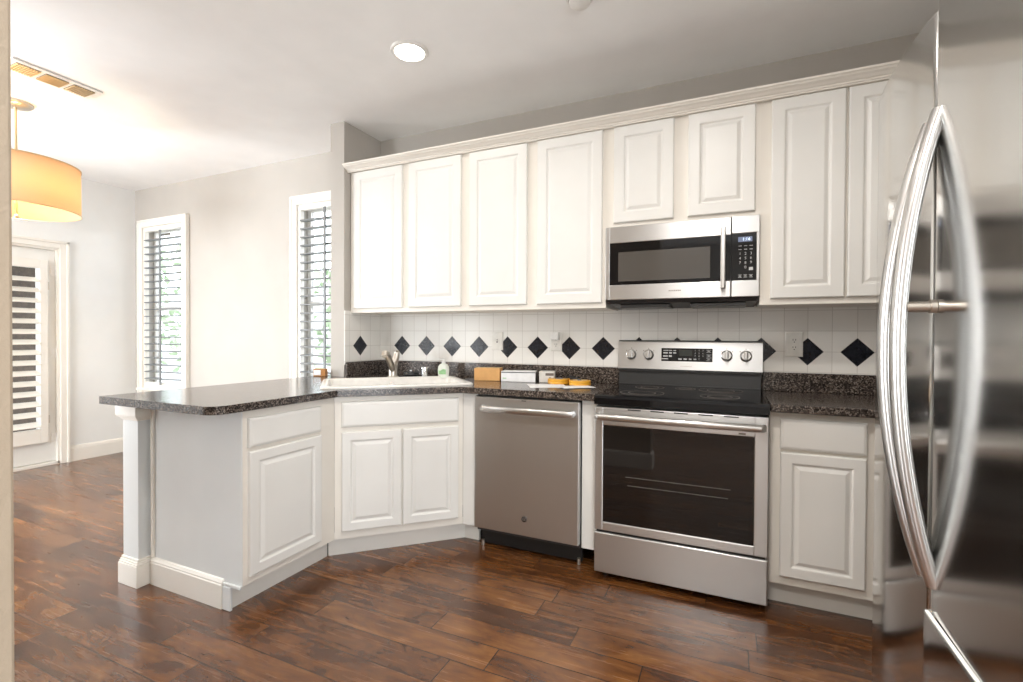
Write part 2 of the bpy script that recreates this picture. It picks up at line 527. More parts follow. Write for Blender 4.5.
def window(name, hole, y=0.0):
    xa, xb, za, zb = hole
    r = empty(name, ((xa + xb) / 2, y, za)); struct(r)
    w2 = (xb - xa) / 2; h = zb - za
    m = MB(); c = 0.070                      # casing boards round the opening
    m.box((-w2 - c, -0.034, -0.10), (-w2, 0, h + c), 0.004); m.box((w2, -0.034, -0.10), (w2 + c, 0, h + c), 0.004)
    m.box((-w2, -0.034, h), (w2, 0, h + c - 0.002), 0.004)
    m.box((-w2 - c - 0.002, -0.042, h + c - 0.018), (w2 + c + 0.002, -0.002, h + c + 0.002), 0.004)
    m.box((-w2 - c - 0.002, -0.041, -0.098), (-w2 - c + 0.016, -0.002, h + c - 0.019), 0.004); m.box((w2 + c - 0.016, -0.041, -0.098), (w2 + c + 0.002, -0.002, h + c - 0.019), 0.004)
    m.build('window_casing', M['trim'], r)
    MB().box((-w2 - c - 0.02, -0.045, -0.02), (w2 + c + 0.02, 0, 0.005), 0.005).box((-w2 - c, -0.018, -0.10), (w2 + c, 0, -0.02), 0.004).build('window_sill', M['trim'], r)
    f = 0.030
    m = MB()
    m.box((-w2, -0.018, 0), (-w2 + f, 0.02, h), 0.003); m.box((w2 - f, -0.018, 0), (w2, 0.02, h), 0.003)
    m.box((-w2 + f, -0.018, 0), (w2 - f, 0.02, 0.07), 0.003); m.box((-w2 + f, -0.018, h - 0.045), (w2 - f, 0.02, h), 0.003)
    sh = m.build('shutter_frame', M['trim'], r)
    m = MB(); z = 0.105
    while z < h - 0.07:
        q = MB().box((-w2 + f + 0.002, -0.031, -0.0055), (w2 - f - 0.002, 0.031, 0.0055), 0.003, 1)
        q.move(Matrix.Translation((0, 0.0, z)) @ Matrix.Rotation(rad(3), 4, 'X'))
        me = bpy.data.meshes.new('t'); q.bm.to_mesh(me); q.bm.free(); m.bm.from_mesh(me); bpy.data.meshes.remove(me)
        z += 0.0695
    m.build('louvers', M['backlit_louver'], r)
    MB().box((-0.012, -0.048, 0.05), (0.012, -0.036, h - 0.05), 0.004).build('tilt_rod', M['backlit_louver'], sh)
    MB().box((-w2, 0.085, 0), (-w2 + 0.04, 0.115, h)).box((w2 - 0.04, 0.085, 0), (w2, 0.115, h)).box((-w2 + 0.04, 0.085, 0), (w2 - 0.04, 0.115, 0.04)) \
        .box((-w2 + 0.04, 0.085, h - 0.04), (w2 - 0.04, 0.115, h)).box((-w2 + 0.04, 0.085, h * 0.5 - 0.02), (w2 - 0.04, 0.115, h * 0.5 + 0.02)).build('window_frame', M['white_plastic'], r)
    MB().box((-w2 + 0.04, 0.098, 0.04), (w2 - 0.04, 0.102, h - 0.04)).build('pane', M['glass'], r)
    return r


window('window_1', W1)
window('window_2', W2)

# unseen windows added to frame the fill lights from left, right and rear
for nm, loc, rz, w2, h in (('added_window_3', (XL, (W3[0] + W3[1]) / 2, W3[2]), rad(90), (W3[1] - W3[0]) / 2, W3[3] - W3[2]), ('added_window_4', (XR, -4.45, 0.30), rad(-90), 1.15, 2.05), ('added_window_5', (-3.0, YB, 0.30), rad(180), 1.5, 2.05)):
    r = empty(nm, loc, rz); struct(r)
    MB().box((-w2 - 0.09, -0.02, -0.09), (-w2, 0, h + 0.09)).box((w2, -0.02, -0.09), (w2 + 0.09, 0, h + 0.09)).box((-w2, -0.02, h), (w2, 0, h + 0.09)) \
        .box((-w2, -0.02, -0.09), (w2, 0, 0)).build('window_casing', M['trim'], r)
    MB().box((-w2, 0.03, 0), (-w2 + 0.05, 0.07, h)).box((w2 - 0.05, 0.03, 0), (w2, 0.07, h)).box((-w2 + 0.05, 0.03, 0), (w2 - 0.05, 0.07, 0.05)).box((-w2 + 0.05, 0.03, h - 0.05), (w2 - 0.05, 0.07, h)).build('window_frame', M['white_plastic'], r)

# patio door on the left wall: local x runs along +y of the room, front faces +x
D = empty('door_1', (XL, (DH[0] + DH[1]) / 2, 0), rad(90)); struct(D)
dw = (DH[1] - DH[0]) / 2; dh = DH[3]
m = MB()
for s in (-1, 1):
    a, b = (s * dw, s * (dw + 0.065)); m.box((min(a, b), -0.018, 0), (max(a, b), 0, dh + 0.065), 0.003)
    a, b = (s * (dw + 0.045), s * (dw + 0.066)); m.box((min(a, b), -0.027, 0), (max(a, b), 0, dh + 0.066), 0.003)
    a, b = (s * dw, s * (dw - 0.018)); m.box((min(a, b), 0.0, 0), (max(a, b), 0.12, dh))
m.box((-dw, -0.018, dh), (dw, 0, dh + 0.065), 0.003).box((-dw - 0.066, -0.027, dh + 0.045), (dw + 0.066, 0, dh + 0.066), 0.003).box((-dw + 0.018, 0.0, dh - 0.018), (dw - 0.018, 0.12, dh))
m.build('door_casing', M['trim'], D)
MB().box((-dw, 0.0, 0), (dw, 0.12, 0.028), 0.003).build('threshold', M['trim'], D)
gx0, gx1, gz0, gz1 = -0.27, 0.27, 0.25, 1.79
m = MB()
m.box((-dw + 0.02, 0.03, 0.035), (gx0, 0.072, dh - 0.02)).box((gx1, 0.03, 0.035), (dw - 0.02, 0.072, dh - 0.02)).box((gx0, 0.03, 0.035), (gx1, 0.072, gz0)).box((gx0, 0.03, gz1), (gx1, 0.072, dh - 0.02))
pan = m.build('door_panel', M['door'], D)
m = MB(); s0, s1, t0, t1 = -0.325, 0.325, 0.215, 1.845
m.box((s0, -0.012, t0), (s0 + 0.055, 0.03, t1), 0.003).box((s1 - 0.055, -0.012, t0), (s1, 0.03, t1), 0.003).box((s0 + 0.055, -0.012, t0), (s1 - 0.055, 0.03, t0 + 0.125), 0.003).box((s0 + 0.055, -0.012, t1 - 0.075), (s1 - 0.055, 0.03, t1), 0.003)
m.build('shutter_frame', M['trim'], D)
m = MB(); z = t0 + 0.165
while z < t1 - 0.09:
    q = MB().box((s0 + 0.057, -0.040, -0.0048), (s1 - 0.057, 0.040, 0.0048), 0.003, 1)
    q.move(Matrix.Translation((0, 0.006, z)) @ Matrix.Rotation(rad(29), 4, 'X'))
    me = bpy.data.meshes.new('t'); q.bm.to_mesh(me); q.bm.free(); m.bm.from_mesh(me); bpy.data.meshes.remove(me)
    z += 0.092
m.build('louvers', M['trim'], D)
MB().box((gx0, 0.05, gz0), (gx1, 0.054, gz1)).build('pane', M['glass'], D)
for z in (0.24, 1.02, 1.76):
    MB().cyl((dw - 0.012, 0.018, z - 0.045), (dw - 0.012, 0.018, z + 0.045), 0.009, n=12).box((dw - 0.05, 0.024, z - 0.045), (dw - 0.012, 0.03, z + 0.045)).build('hinge', M['white_plastic'], D)
for z in (0.42, 1.62):
    MB().cyl((s1 + 0.004, -0.006, z - 0.035), (s1 + 0.004, -0.006, z + 0.035), 0.006, n=10).build('shutter_hinge', M['nickel'], D)
MB().cyl((-dw + 0.085, 0.03, 0.95), (-dw + 0.085, -0.03, 0.95), 0.011).lathe([(0.0, 0.075), (0.02, 0.072), (0.028, 0.055), (0.022, 0.036), (0.01, 0.03)], (-dw + 0.085, 0, 0.95), axis='-y').build('door_knob', M['nickel'], D, True)

# ------------------------------------------------------------------ outdoors seen through the louvers
struct(MB().box((-14, -9, -0.25), (6, 9, -0.14)).build('ground', M['concrete']))
struct(MB().box((-12.0, 3.6, -0.14), (2.0, 3.8, 2.1)).build('wall_garden', M['outside_wall']), 'pale garden wall beyond the windows')
struct(MB().box((-6.9, -1.9, -0.14), (-6.8, 0.42, 2.3)).build('wall_patio', M['fence']), 'dark brown timber screen beyond the patio door')
struct(MB().box((-6.9, -1.9, 2.3), (-4.99, 0.42, 2.4)).build('added_patio_roof', M['fence']), 'unseen timber roof added to shade the patio')  # out of view; added to keep the patio behind the door dark


def shrub(loc, r, h, label):
    root = empty('garden_shrub', loc); tag(root, label, 'shrub', 'garden shrubs')
    bm = MB(); rnd = random.Random(int(loc[0] * 100))
    for i in range(420):
        a = rnd.uniform(0, 2 * math.pi); zz = rnd.uniform(0.25, 1.0); rr = r * math.sqrt(rnd.random()) * (1.15 - abs(zz - 0.6))
        p = Vector((rr * math.cos(a), rr * math.sin(a), zz * h)); d = Vector((rnd.uniform(-1, 1), rnd.uniform(-1, 1), rnd.uniform(-0.4, 1))).normalized()
        e = d.orthogonal().normalized(); L = rnd.uniform(0.12, 0.22)
        v = [bm.bm.verts.new(q) for q in (p, p + d * L * 0.5 + e * L * 0.22, p + d * L, p + d * L * 0.5 - e * L * 0.22)]
        bm.bm.faces.new(v)
    bm.build('foliage', M['leaf'], root)
    MB().tube([(0, 0, 0), (0.02, 0.01, h * 0.3), (-0.02, 0.02, h * 0.7)], [0.04, 0.03, 0.012]).build('stem', M['bark'], root)


shrub((-7.4, 2.3, -0.14), 0.75, 2.7, 'leafy green shrub outside the window near the room corner')
shrub((-4.0, 2.2, -0.14), 0.65, 2.2, 'leafy green shrub outside the window beside the kitchen')

# ------------------------------------------------------------------ cabinets
T = 0.02


def raised_door(x0, z0, x1, z1, inset=0.056):
    return MB().rect_loops(x0, z0, x1, z1, [(0, -0.0005), (0, -T + 0.005), (0.0015, -T + 0.002), (0.005, -T), (inset - 0.004, -T), (inset, -T + 0.0015), (inset + 0.004, -T + 0.0065), (inset + 0.010, -T + 0.0075),
                                            (inset + 0.024, -T + 0.0015), (inset + 0.027, -T + 0.0005)])


def slab_front(x0, z0, x1, z1):
    return MB().rect_loops(x0, z0, x1, z1, [(0, -0.0005), (0, -T + 0.009), (0.003, -T + 0.004), (0.010, -T + 0.001), (0.014, -T)])


def cabinet(name, label, loc, rz, w, z0, z1, depth, doors, drawers=(), toe=None, cat='cabinet', group=None, carcass=True, ext=(0, 0), din=0.046):
    r = empty(name, loc, rz); tag(r, label, cat, group)
    if carcass: MB().box((0, 0, z0), (w, depth, z1)).build('carcass', M['frame'], r)
    for d in doors: raised_door(*d, inset=din).build('door', M['door'], r)
    for d in drawers: slab_front(*d).build('drawer_front', M['door'], r)
    if toe is not None: MB().box((-ext[0], toe, 0), (w + ext[1], toe + 0.018, z0)).build('toe_kick', M['trim'], r)
    return r


UY, UB, UT = -0.3234, 1.3453, 2.320
UD, UDT = 1.374, 2.313
GU = 'white raised-panel wall cabinets above the counter'


def upper(x0, x1, z0, dz0, doors, label):
    cabinet('wall_cabinet', label, (x0, UY, 0), 0, x1 - x0, z0, UT, -UY - 0.009, [(a - x0, dz0, b - x0, UDT) for a, b in doors], group=GU, din=0.056)


upper(XS1 + 0.008, -0.777, UB, UD, [(-1.662, -1.253), (-1.198, -0.807)], 'tall white two-door wall cabinet next to the wall stub above the sink')
upper(-0.777, 0.100, UB, UD, [(-0.747, -0.364), (-0.299, 0.081)], 'tall white two-door wall cabinet just left of the microwave')
upper(0.100, 0.849, 1.782, 1.800, [(0.143, 0.451), (0.520, 0.826)], 'short white two-door wall cabinet directly above the microwave')
upper(0.849, 1.535, UB, UD, [(0.894, 1.189), (1.200, 1.500)], 'tall white wall cabinet to the right of the microwave by the refrigerator')
upper(1.535, XR, UB, UD, [(1.57, 1.87)], 'narrow white wall cabinet in the corner behind the refrigerator')

CT, CB = 0.903, 0.868         # counter top and underside
Z0 = 0.115
# peninsula cabinet: local x -> +y of the room, front faces +x
PX, PY0, PY1 = -1.163, -1.549, -1.026
pen = cabinet('base_cabinet', 'white peninsula base cabinet with one drawer and one raised-panel door', (PX, PY0, 0), rad(90), PY1 - PY0, Z0, CB - 0.001, 0.60,
              [(0.022, 0.150, 0.421, 0.687)], [(0.020, 0.704, 0.421, 0.832)], toe=0.080, group='white base cabinets', ext=(0, 0.031))
MB().box((-0.004, 0.0005, Z0), (0.0, 0.615, CB - 0.001)).build('end_panel', M['panel'], pen)
MB().box((-0.016, 0.604, 0.13), (-0.004, 0.622, CB - 0.002), 0.003).build('corner_strip', M['frame'], pen)
MB().box((0, 0.600, 0), (1.165, 0.618, CB - 0.001)).build('back_panel', M['panel'], pen)
baseboard('end_baseboard', (-0.004, 0.622), (-0.004, 0.112), (-1, 0), pen, 0.128)
MB().box((-0.016, 0.060, 0.0), (-0.002, 0.110, 0.103), 0.004).build('corner_block', M['panel'], pen)
MB().box((-0.014, 0.0, 0.104), (-0.004, 0.110, 0.118), 0.003).build('ledge_strip', M['panel'], pen)

# diagonal sink cabinet
A2, B2 = Vector((-1.163, -1.026)), Vector((-0.663, -0.550))
dd = (B2 - A2); WL = dd.length; ang = math.atan2(dd.y, dd.x)
sk = cabinet('base_cabinet', 'white diagonal corner cabinet with two doors below the sink', (A2.x, A2.y, 0), ang, WL, Z0, CB, 0.1,
             [(0.036, 0.157, 0.344, 0.680), (0.352, 0.157, 0.660, 0.680)], [(0.034, 0.704, 0.662, 0.838)], toe=0.080, group='white base cabinets', carcass=False, ext=(0.031, 0.034))
m = MB().box((0.001, 0, Z0), (WL - 0.001, 0.02, CB - 0.001)).box((0.03, 0.02, Z0), (WL - 0.03, 0.45, Z0 + 0.018)).box((0.02, 0.45, Z0), (WL - 0.02, 0.462, CB - 0.2))
m.build('carcass', M['frame'], sk)
ca, sa = math.cos(-ang), math.sin(-ang)


def tl(x, y):
    x -= A2.x; y -= A2.y
    return (x * ca - y * sa, x * sa + y * ca)


fp = [tl(-0.662, -0.550), tl(-0.574, -0.550), tl(-0.574, -0.530), tl(-0.668, -0.530)]
MB().prism(fp, Z0, CB - 0.001).build('filler_panel', M['door'], sk)
tp = [tl(-0.700, -0.470), tl(-0.600, -0.470), tl(-0.600, -0.452), tl(-0.700, -0.452)]
MB().prism(tp, 0, Z0).build('toe_return', M['trim'], sk)

fil = MB().box((0.036, -0.550, Z0 - 0.01), (0.116, -0.03, CB - 0.001), 0.002).build('cabinet_panel', M['door'])
tag(fil, 'narrow white filler panel between the dishwasher and the range', 'panel')
rb = cabinet('base_cabinet', 'white base cabinet with drawer and door between range and refrigerator', (0.882, -0.550, 0), 0, 0.41, Z0, CB - 0.001, 0.54,
             [(0.042, 0.155, 0.350, 0.694)], [(0.040, 0.706, 0.352, 0.840)], toe=0.075, group='white base cabinets')
MB().box((0.41, 0.0, Z0), (1.01, 0.54, CB - 0.001)).box((0.41, 0.075, 0), (1.01, 0.093, Z0)).build('blind_corner', M['frame'], rb)

# ------------------------------------------------------------------ worktops
n2 = Vector((-dd.y, dd.x)).normalized(); d2 = dd.normalized()
Mid = (A2 + B2) / 2
SKC = Mid + n2 * 0.31                       # centre of the sink


def arc(cx, cy, r, a0, a1, k=8):
    return [(cx + r * math.cos(rad(a0 + (a1 - a0) * i / k)), cy + r * math.sin(rad(a0 + (a1 - a0) * i / k))) for i in range(k + 1)]


outer = [(-1.93, -1.70)] + arc(-1.13 - 0.06, -1.70 + 0.06, 0.06, -90, 0) + [(-1.130, -1.039), (-0.650, -0.600), (0.116, -0.600), (0.116, 0.0), (XS1, 0.0), (XS1, YS - 0.002), (XS0 - 0.002, YS - 0.002), (XS0 - 0.002, -0.02), (-1.93, -0.02)]


def sk_pt(a, b):
    p = SKC + d2 * a + n2 * b; return (p.x, p.y)


def rrect(hw, hh, r, k=5):
    out = []
    for cx, cy, a in ((hw - r, hh - r, 0), (-hw + r, hh - r, 90), (-hw + r, -hh + r, 180), (hw - r, -hh + r, 270)):
        out += [(cx + r * math.cos(rad(a + 90 * i / k)), cy + r * math.sin(rad(a + 90 * i / k))) for i in range(k + 1)]
    return out


inner = [sk_pt(a, b) for a, b in rrect(0.40, 0.26, 0.05)]
m = MB(); bm = m.bm
es = []
for loop in (outer, inner):
    vs = [bm.verts.new((x, y, CT)) for x, y in loop]
    es += [bm.edges.new((vs[i], vs[(i + 1) % len(vs)])) for i in range(len(vs))]
bmesh.ops.triangle_fill(bm, use_beauty=True, use_dissolve=False, edges=es)
top = bm.faces[:]
ex = bmesh.ops.extrude_face_region(bm, geom=top)
for v in [g for g in ex['geom'] if isinstance(g, bmesh.types.BMVert)]: v.co.z = CB
bmesh.ops.recalc_face_normals(bm, faces=bm.faces[:])
wt = m.build('worktop', M['counter'], bevel=0.006)
tag(wt, 'dark speckled laminate worktop running from the peninsula round to the range', 'countertop', 'speckled worktops')
MB().box((XS1 + 0.009, -0.028, CT), (0.116, -0.0085, 1.003), 0.004).build('backsplash', M['counter'], wt)
MB().box((XS1 + 0.0085, YS + 0.002, CT), (XS1 + 0.028, -0.029, 1.003), 0.004).build('backsplash', M['counter'], wt)
w2 = MB().box((0.881, -0.600, CB), (XR - 0.001, -0.001, CT), 0.006, 3).build('worktop', M['counter'])
tag(w2, 'short dark speckled worktop between the range and the refrigerator', 'countertop', 'speckled worktops')
MB().box((0.881, -0.028, CT), (XR - 0.001, -0.0085, 1.003), 0.004).build('backsplash', M['counter'], w2)

# support post
po = empty('support_post', (-1.868, -1.545, 0)); tag(po, 'square white post holding up the outer corner of the peninsula worktop', 'post')
MB().box((-0.061, -0.060, 0.0), (0.061, 0.060, CB - 0.001), 0.002).build('shaft', M['panel'], po)
m = MB(); z = 0
for h0, h1, o in ((0, 0.100, 0.076), (0.100, 0.109, 0.0735), (0.109, 0.118, 0.070), (0.118, 0.130, 0.066)):
    m.box((-o, -o, h0), (o, o, h1), 0.002)
m.build('base', M['trim'], po)
m = MB()
for h0, h1, o in ((0.782, 0.790, 0.066), (0.790, 0.797, 0.071), (0.797, 0.803, 0.078), (0.803, 0.866, 0.083)):
    m.box((-o, -o, h0), (o, o, h1), 0.003)
m.build('capital', M['frame'], po)

# ------------------------------------------------------------------ sink and its fittings
sn = empty('kitchen_sink', (SKC.x, SKC.y, CT), ang); tag(sn, 'white drop-in sink set diagonally in the corner worktop', 'sink')
m = MB(); bm = m.bm
loops = [(rrect(0.420, 0.280, 0.045), 0.0005), (rrect(0.420, 0.280, 0.045), 0.007), (rrect(0.413, 0.273, 0.045), 0.012), (rrect(0.385, 0.245, 0.05), 0.012), (rrect(0.375, 0.235, 0.05), 0.004), (rrect(0.350, 0.210, 0.06), -0.15), (rrect(0.30, 0.17, 0.06), -0.175)]
rs = [[bm.verts.new((x, y, z)) for x, y in lp] for lp, z in loops]
for A, B in zip(rs, rs[1:]):
    k = len(A)
    for i in range(k): bm.faces.new((A[i], A[(i + 1) % k], B[(i + 1) % k], B[i]))
bm.faces.new(rs[-1])
m.build('basin', M['porcelain'], sn, True)
MB().box((-0.018, -0.225, -0.172), (0.018, 0.225, -0.02), 0.012, 3).build('divider', M['porcelain'], sn)
for s in (-1, 1): MB().lathe([(0.0, 0.004), (0.03, 0.004), (0.042, 0.006), (0.045, 0.0)], (s * 0.17, 0, -0.175)).build('drain', M['chrome'], sn, True)

fc = empty('faucet', (-1.345, -0.310, CT), ang - rad(13)); tag(fc, 'brushed nickel pull-out faucet behind the sink', 'faucet'); fc.scale = (1.15, 1.15, 1.12)
MB().lathe([(0.0, 0.0), (0.034, 0.0), (0.034, 0.006), (0.028, 0.012), (0.0, 0.012)]).build('base_plate', M['nickel'], fc, True)
MB().tube([(0, 0, 0.01), (0, 0, 0.05), (0.003, 0.004, 0.085), (0.006, 0.006, 0.10)], [0.026, 0.025, 0.024, 0.018]).build('body', M['nickel'], fc, True)
MB().tube([(0, -0.004, 0.040), (-0.008, -0.040, 0.088), (-0.016, -0.080, 0.125), (-0.022, -0.112, 0.147), (-0.025, -0.135, 0.150), (-0.026, -0.146, 0.134)], [0.017, 0.018, 0.020, 0.022, 0.021, 0.017], up=(1, 0, 0)).build('spray_head', M['nickel'], fc, True)
MB().tube([(0.005, 0.004, 0.09), (0.014, 0.012, 0.12), (0.020, 0.018, 0.150), (0.022, 0.012, 0.160)], [0.015, 0.016, 0.014, 0.010], [0.018, 0.020, 0.017, 0.012], up=(1, 0, 0)).build('lever', M['nickel'], fc, True)

ag = empty('air_gap', (-1.185, -0.170, CT)); tag(ag, 'small chrome capped cylinder on the worktop between faucet and soap bottle', 'air gap'); ag.scale = (1.3, 1.3, 1.1)
MB().lathe([(0.0, 0.0), (0.021, 0.0), (0.021, 0.004), (0.018, 0.006), (0.018, 0.05), (0.021, 0.052), (0.021, 0.062), (0.017, 0.066), (0.0, 0.066)]).build('cap', M['chrome'], ag, True)
st = empty('sink_stopper', (-1.325, -0.135, CT)); tag(st, 'flat black sink stopper with a small knob beside the faucet', 'stopper')
MB().lathe([(0.0, 0.0), (0.045, 0.0), (0.055, 0.012), (0.05, 0.026), (0.02, 0.030), (0.0, 0.030)]).build('disc', M['black'], st, True)
MB().lathe([(0.006, 0.029), (0.006, 0.034), (0.012, 0.037), (0.010, 0.044), (0.0, 0.046)]).build('knob', M['chrome'], st, True)

sb = empty('soap_bottle', (-1.048, -0.150, CT), rad(28)); tag(sb, 'white pump soap bottle with a green label behind the sink', 'soap bottle')
pts = [(0.030, 0.0), (0.034, 0.004), (0.038, 0.03), (0.039, 0.055), (0.036, 0.078), (0.026, 0.092), (0.014, 0.097), (0.012, 0.102), (0.0, 0.102)]
m = MB().lathe([(0.0, 0.0)] + pts); m.move(Matrix.Diagonal((1, 0.66, 1, 1))); m.build('bottle', M['soap'], sb, True)
m = MB()
bmv = m.bm; rows = []
for k in range(9):
    a = rad(-145 + 80 * k / 8); rr = 0.0395
    top = 0.056 - 0.006 * math.sin(k * 0.8); rows.append([bmv.verts.new((rr * math.cos(a), rr * 0.672 * math.sin(a), z)) for z in (0.026, top)])
for a, b in zip(rows, rows[1:]): bmv.faces.new((a[0], b[0], b[1], a[1]))
m.build('label', M['green'], sb)
MB().lathe([(0.0, 0.1), (0.013, 0.1), (0.013, 0.112), (0.005, 0.114), (0.005, 0.128), (0.0, 0.128)]).tube([(0.006, 0, 0.128), (-0.012, -0.008, 0.130), (-0.030, -0.02, 0.126)], 0.0055).build('pump', M['white_plastic'], sb, True)

# ------------------------------------------------------------------ things on the worktop
bx = empty('small_box', (-1.880, -0.425, CT), rad(24)); tag(bx, 'tiny orange-brown box with a white label beside the wall stub', 'box')
MB().box((-0.042, -0.022, 0), (0.042, 0.022, 0.052), 0.002).build('carton', M['wood_box'], bx)
MB().box((-0.038, -0.0235, 0.008), (0.010, -0.0222, 0.044)).build('label', M['paper'], bx)

kb = empty('cardboard_box', (-0.700, -0.160, CT), rad(15)); tag(kb, 'closed tan cardboard box on the worktop left of the white carton', 'box')
MB().box((-0.083, -0.055, 0.0005), (0.083, 0.055, 0.080), 0.003).build('carton', M['cardboard'], kb)
MB().box((-0.082, -0.020, 0.0802), (0.082, 0.020, 0.0808)).build('packing_tape', M['tape_core'], kb)

wb = empty('white_carton', (-0.492, -0.138, CT), rad(15)); tag(wb, 'long low white carton with a dark right end behind the papers', 'box')
MB().box((-0.108, -0.055, 0.0005), (0.108, 0.055, 0.066), 0.002).build('carton', M['paper'], wb)
MB().box((-0.106, -0.0562, 0.057), (0.106, -0.0552, 0.062)).build('lid_edge', M['grey_dark'], wb)
MB().box((0.1082, -0.052, 0.003), (0.1095, 0.052, 0.062)).build('end_label', M['grey_dark'], wb)
MB().box((-0.098, -0.0561, 0.020), (-0.075, -0.0552, 0.025)).build('printed_mark', M['green'], wb)
pb = empty('printed_carton', (-0.318, -0.098, CT), rad(14)); tag(pb, 'small white carton with dark printed end behind the first tape roll', 'box')
MB().box((-0.048, -0.042, 0.0005), (0.048, 0.042, 0.068), 0.002).build('carton', M['ivory'], pb)
MB().box((-0.008, -0.0432, 0.042), (0.044, -0.0422, 0.058)).build('printed_band', M['mark_dark'], pb)
MB().lathe([(0.0, 0.0), (0.008, 0.0), (0.008, 0.001), (0.0, 0.001)], (0.02, -0.0422, 0.024), axis='-y', n=16).build('printed_dot', M['black'], pb)
cp_ = []
for i in range(40):
    a = i * 0.55; cp_.append((0.05 * math.cos(a) * (0.7 + 0.3 * math.sin(i)), 0.018 * math.sin(a), 0.006 + 0.028 * i / 40 + 0.006 * math.sin(i * 1.7)))
cd = MB().tube(cp_, 0.0045, n=8).build('power_cord', M['black'], None, True); cd.location = (-0.16, -0.075, CT)
tag(cd, 'small bundle of black cord on the worktop behind the tape rolls', 'cord')


def tape_roll(loc, rz, label):
    r = empty('tape_roll', loc, rz); tag(r, label, 'tape', 'rolls of yellow tape on the worktop')
    MB().lathe([(0.040, 0.001), (0.061, 0.001), (0.0635, 0.004), (0.0635, 0.014), (0.062, 0.016), (0.0635, 0.018), (0.0635, 0.027), (0.061, 0.030), (0.040, 0.030)], close=True, n=36).build('tape', M['tape'], r, True)
    MB().lathe([(0.036, 0.002), (0.040, 0.002), (0.040, 0.032), (0.036, 0.032)], close=True, n=32).build('core', M['tape_core'], r, True)
    MB().box((-0.020, -0.008, 0.001), (0.030, 0.016, 0.036), 0.005).build('hub', M['grey_dark'], r)
    MB().tube([(0.058, 0.02, 0.018), (0.066, 0.0, 0.022), (0.070, -0.02, 0.012), (0.075, -0.035, 0.004)], [0.001] * 4, [0.012] * 4, up=(0, 0, 1), n=8).build('loose_end', M['tape'], r)


tape_roll((-0.222, -0.172, CT), 0.3, 'roll of yellow tape nearest the white cartons')
tape_roll((-0.074, -0.215, CT), 1.9, 'roll of yellow tape nearest the range')


def sheet(c, rz, w, h, label, z):
    m = MB(); bmv = m.bm; N = 8
    g = [[bmv.verts.new((-w / 2 + w * i / N, -h / 2 + h * j / N, 0.0006 + 0.0015 * math.sin(i * 0.8) ** 2)) for j in range(N + 1)] for i in range(N + 1)]
    for i in range(N):
        for j in range(N): bmv.faces.new((g[i][j], g[i + 1][j], g[i + 1][j + 1], g[i][j + 1]))
    o = m.build('paper_sheet', M['paper']); o.location = (c[0], c[1], z); o.rotation_euler = (0, 0, rz)
    s = o.modifiers.new('sol', 'SOLIDIFY'); s.thickness = 0.0004
    tag(o, label, 'paper', 'loose sheets of paper on the worktop')


sheet((-0.235, -0.335), rad(-62), 0.20, 0.215, 'white sheet of paper in front of the white carton', CT + 0.0004)
sheet((-0.065, -0.335), rad(-50), 0.13, 0.19, 'white sheet of paper under the roll of tape nearest the range', CT + 0.0030)

# ------------------------------------------------------------------ dishwasher
dwr = empty('dishwasher', (-0.571, -0.585, 0)); tag(dwr, 'stainless steel dishwasher between the sink cabinet and the range', 'dishwasher')
DWW = 0.603
MB().box((0.004, 0.036, 0.10), (DWW - 0.004, 0.55, 0.860)).build('tub', M['grey_dark'], dwr)
MB().box((0, 0.0, 0.124), (DWW, 0.034, 0.856), 0.006, 3).build('door', M['steel'], dwr)
MB().box((0.006, 0.085, 0.012), (DWW - 0.006, 0.11, 0.10)).build('toe_kick', M['black'], dwr)
for x in (0.02, DWW - 0.02): MB().cyl((x, 0.075, 0.0), (x, 0.075, 0.03), 0.010).build('foot', M['nickel'], dwr)
hb = [(0.055, -0.004, 0.795), (0.058, -0.030, 0.795), (0.075, -0.040, 0.795), (0.30, -0.046, 0.795), (0.545, -0.040, 0.795), (0.572, -0.034, 0.795), (0.574, -0.004, 0.795)]
MB().tube(hb, 0.009, 0.017, up=(0, 0, 1), n=16).build('handle', M['handle'], dwr, True)
bd = MB().lathe([(0.0, 0.0), (0.017, 0.0), (0.017, 0.002), (0.015, 0.003), (0.0, 0.003)], (0.303, -0.0002, 0.215), axis='-y').build('badge', M['grey_dark'], dwr, True)
MB().lathe([(0.0145, 0.003), (0.0165, 0.003), (0.0165, 0.0036), (0.0145, 0.0036)], (0.303, -0.0002, 0.215), axis='-y', close=True).build('badge_ring', M['handle'], bd, True)
text_mesh('monogram', 'GE', 0.019, Matrix.Translation((0.303, -0.0036, 0.215)), M['handle'], bd)
MB().box((0.285, -0.001, 0.843), (0.310, 0.001, 0.847)).build('status_light', M['black'], dwr)

# ------------------------------------------------------------------ range
RX0, RX1 = 0.119, 0.877
rg = empty('range', (RX0, -0.617, 0)); tag(rg, 'freestanding stainless electric range with black glass top and oven below', 'range')
RW = RX1 - RX0
MB().box((0.003, 0.046, 0.03), (RW - 0.003, 0.585, 0.858)).build('body', M['grey_dark'], rg)
for x in (0.04, RW - 0.04):
    for y in (0.08, 0.54): MB().cyl((x, y, 0.0), (x, y, 0.032), 0.015).build('foot', M['black'], rg)
MB().box((0, 0.0, 0.034), (RW, 0.044, 0.230), 0.005, 3).build('storage_drawer', M['steel'], rg)
MB().box((0.01, 0.012, 0.226), (RW - 0.01, 0.044, 0.246)).build('drawer_gap', M['black'], rg)
gx0, gx1, gz0, gz1 = 0.042, 0.702, 0.285, 0.757
m = MB()
m.box((0, 0, 0.242), (gx0, 0.044, 0.846), 0.004).box((gx1, 0, 0.242), (RW, 0.044, 0.846), 0.004).box((gx0 - 0.004, 0, 0.242), (gx1 + 0.004, 0.044, gz0), 0.004).box((gx0 - 0.004, 0, gz1), (gx1 + 0.004, 0.044, 0.846), 0.004)
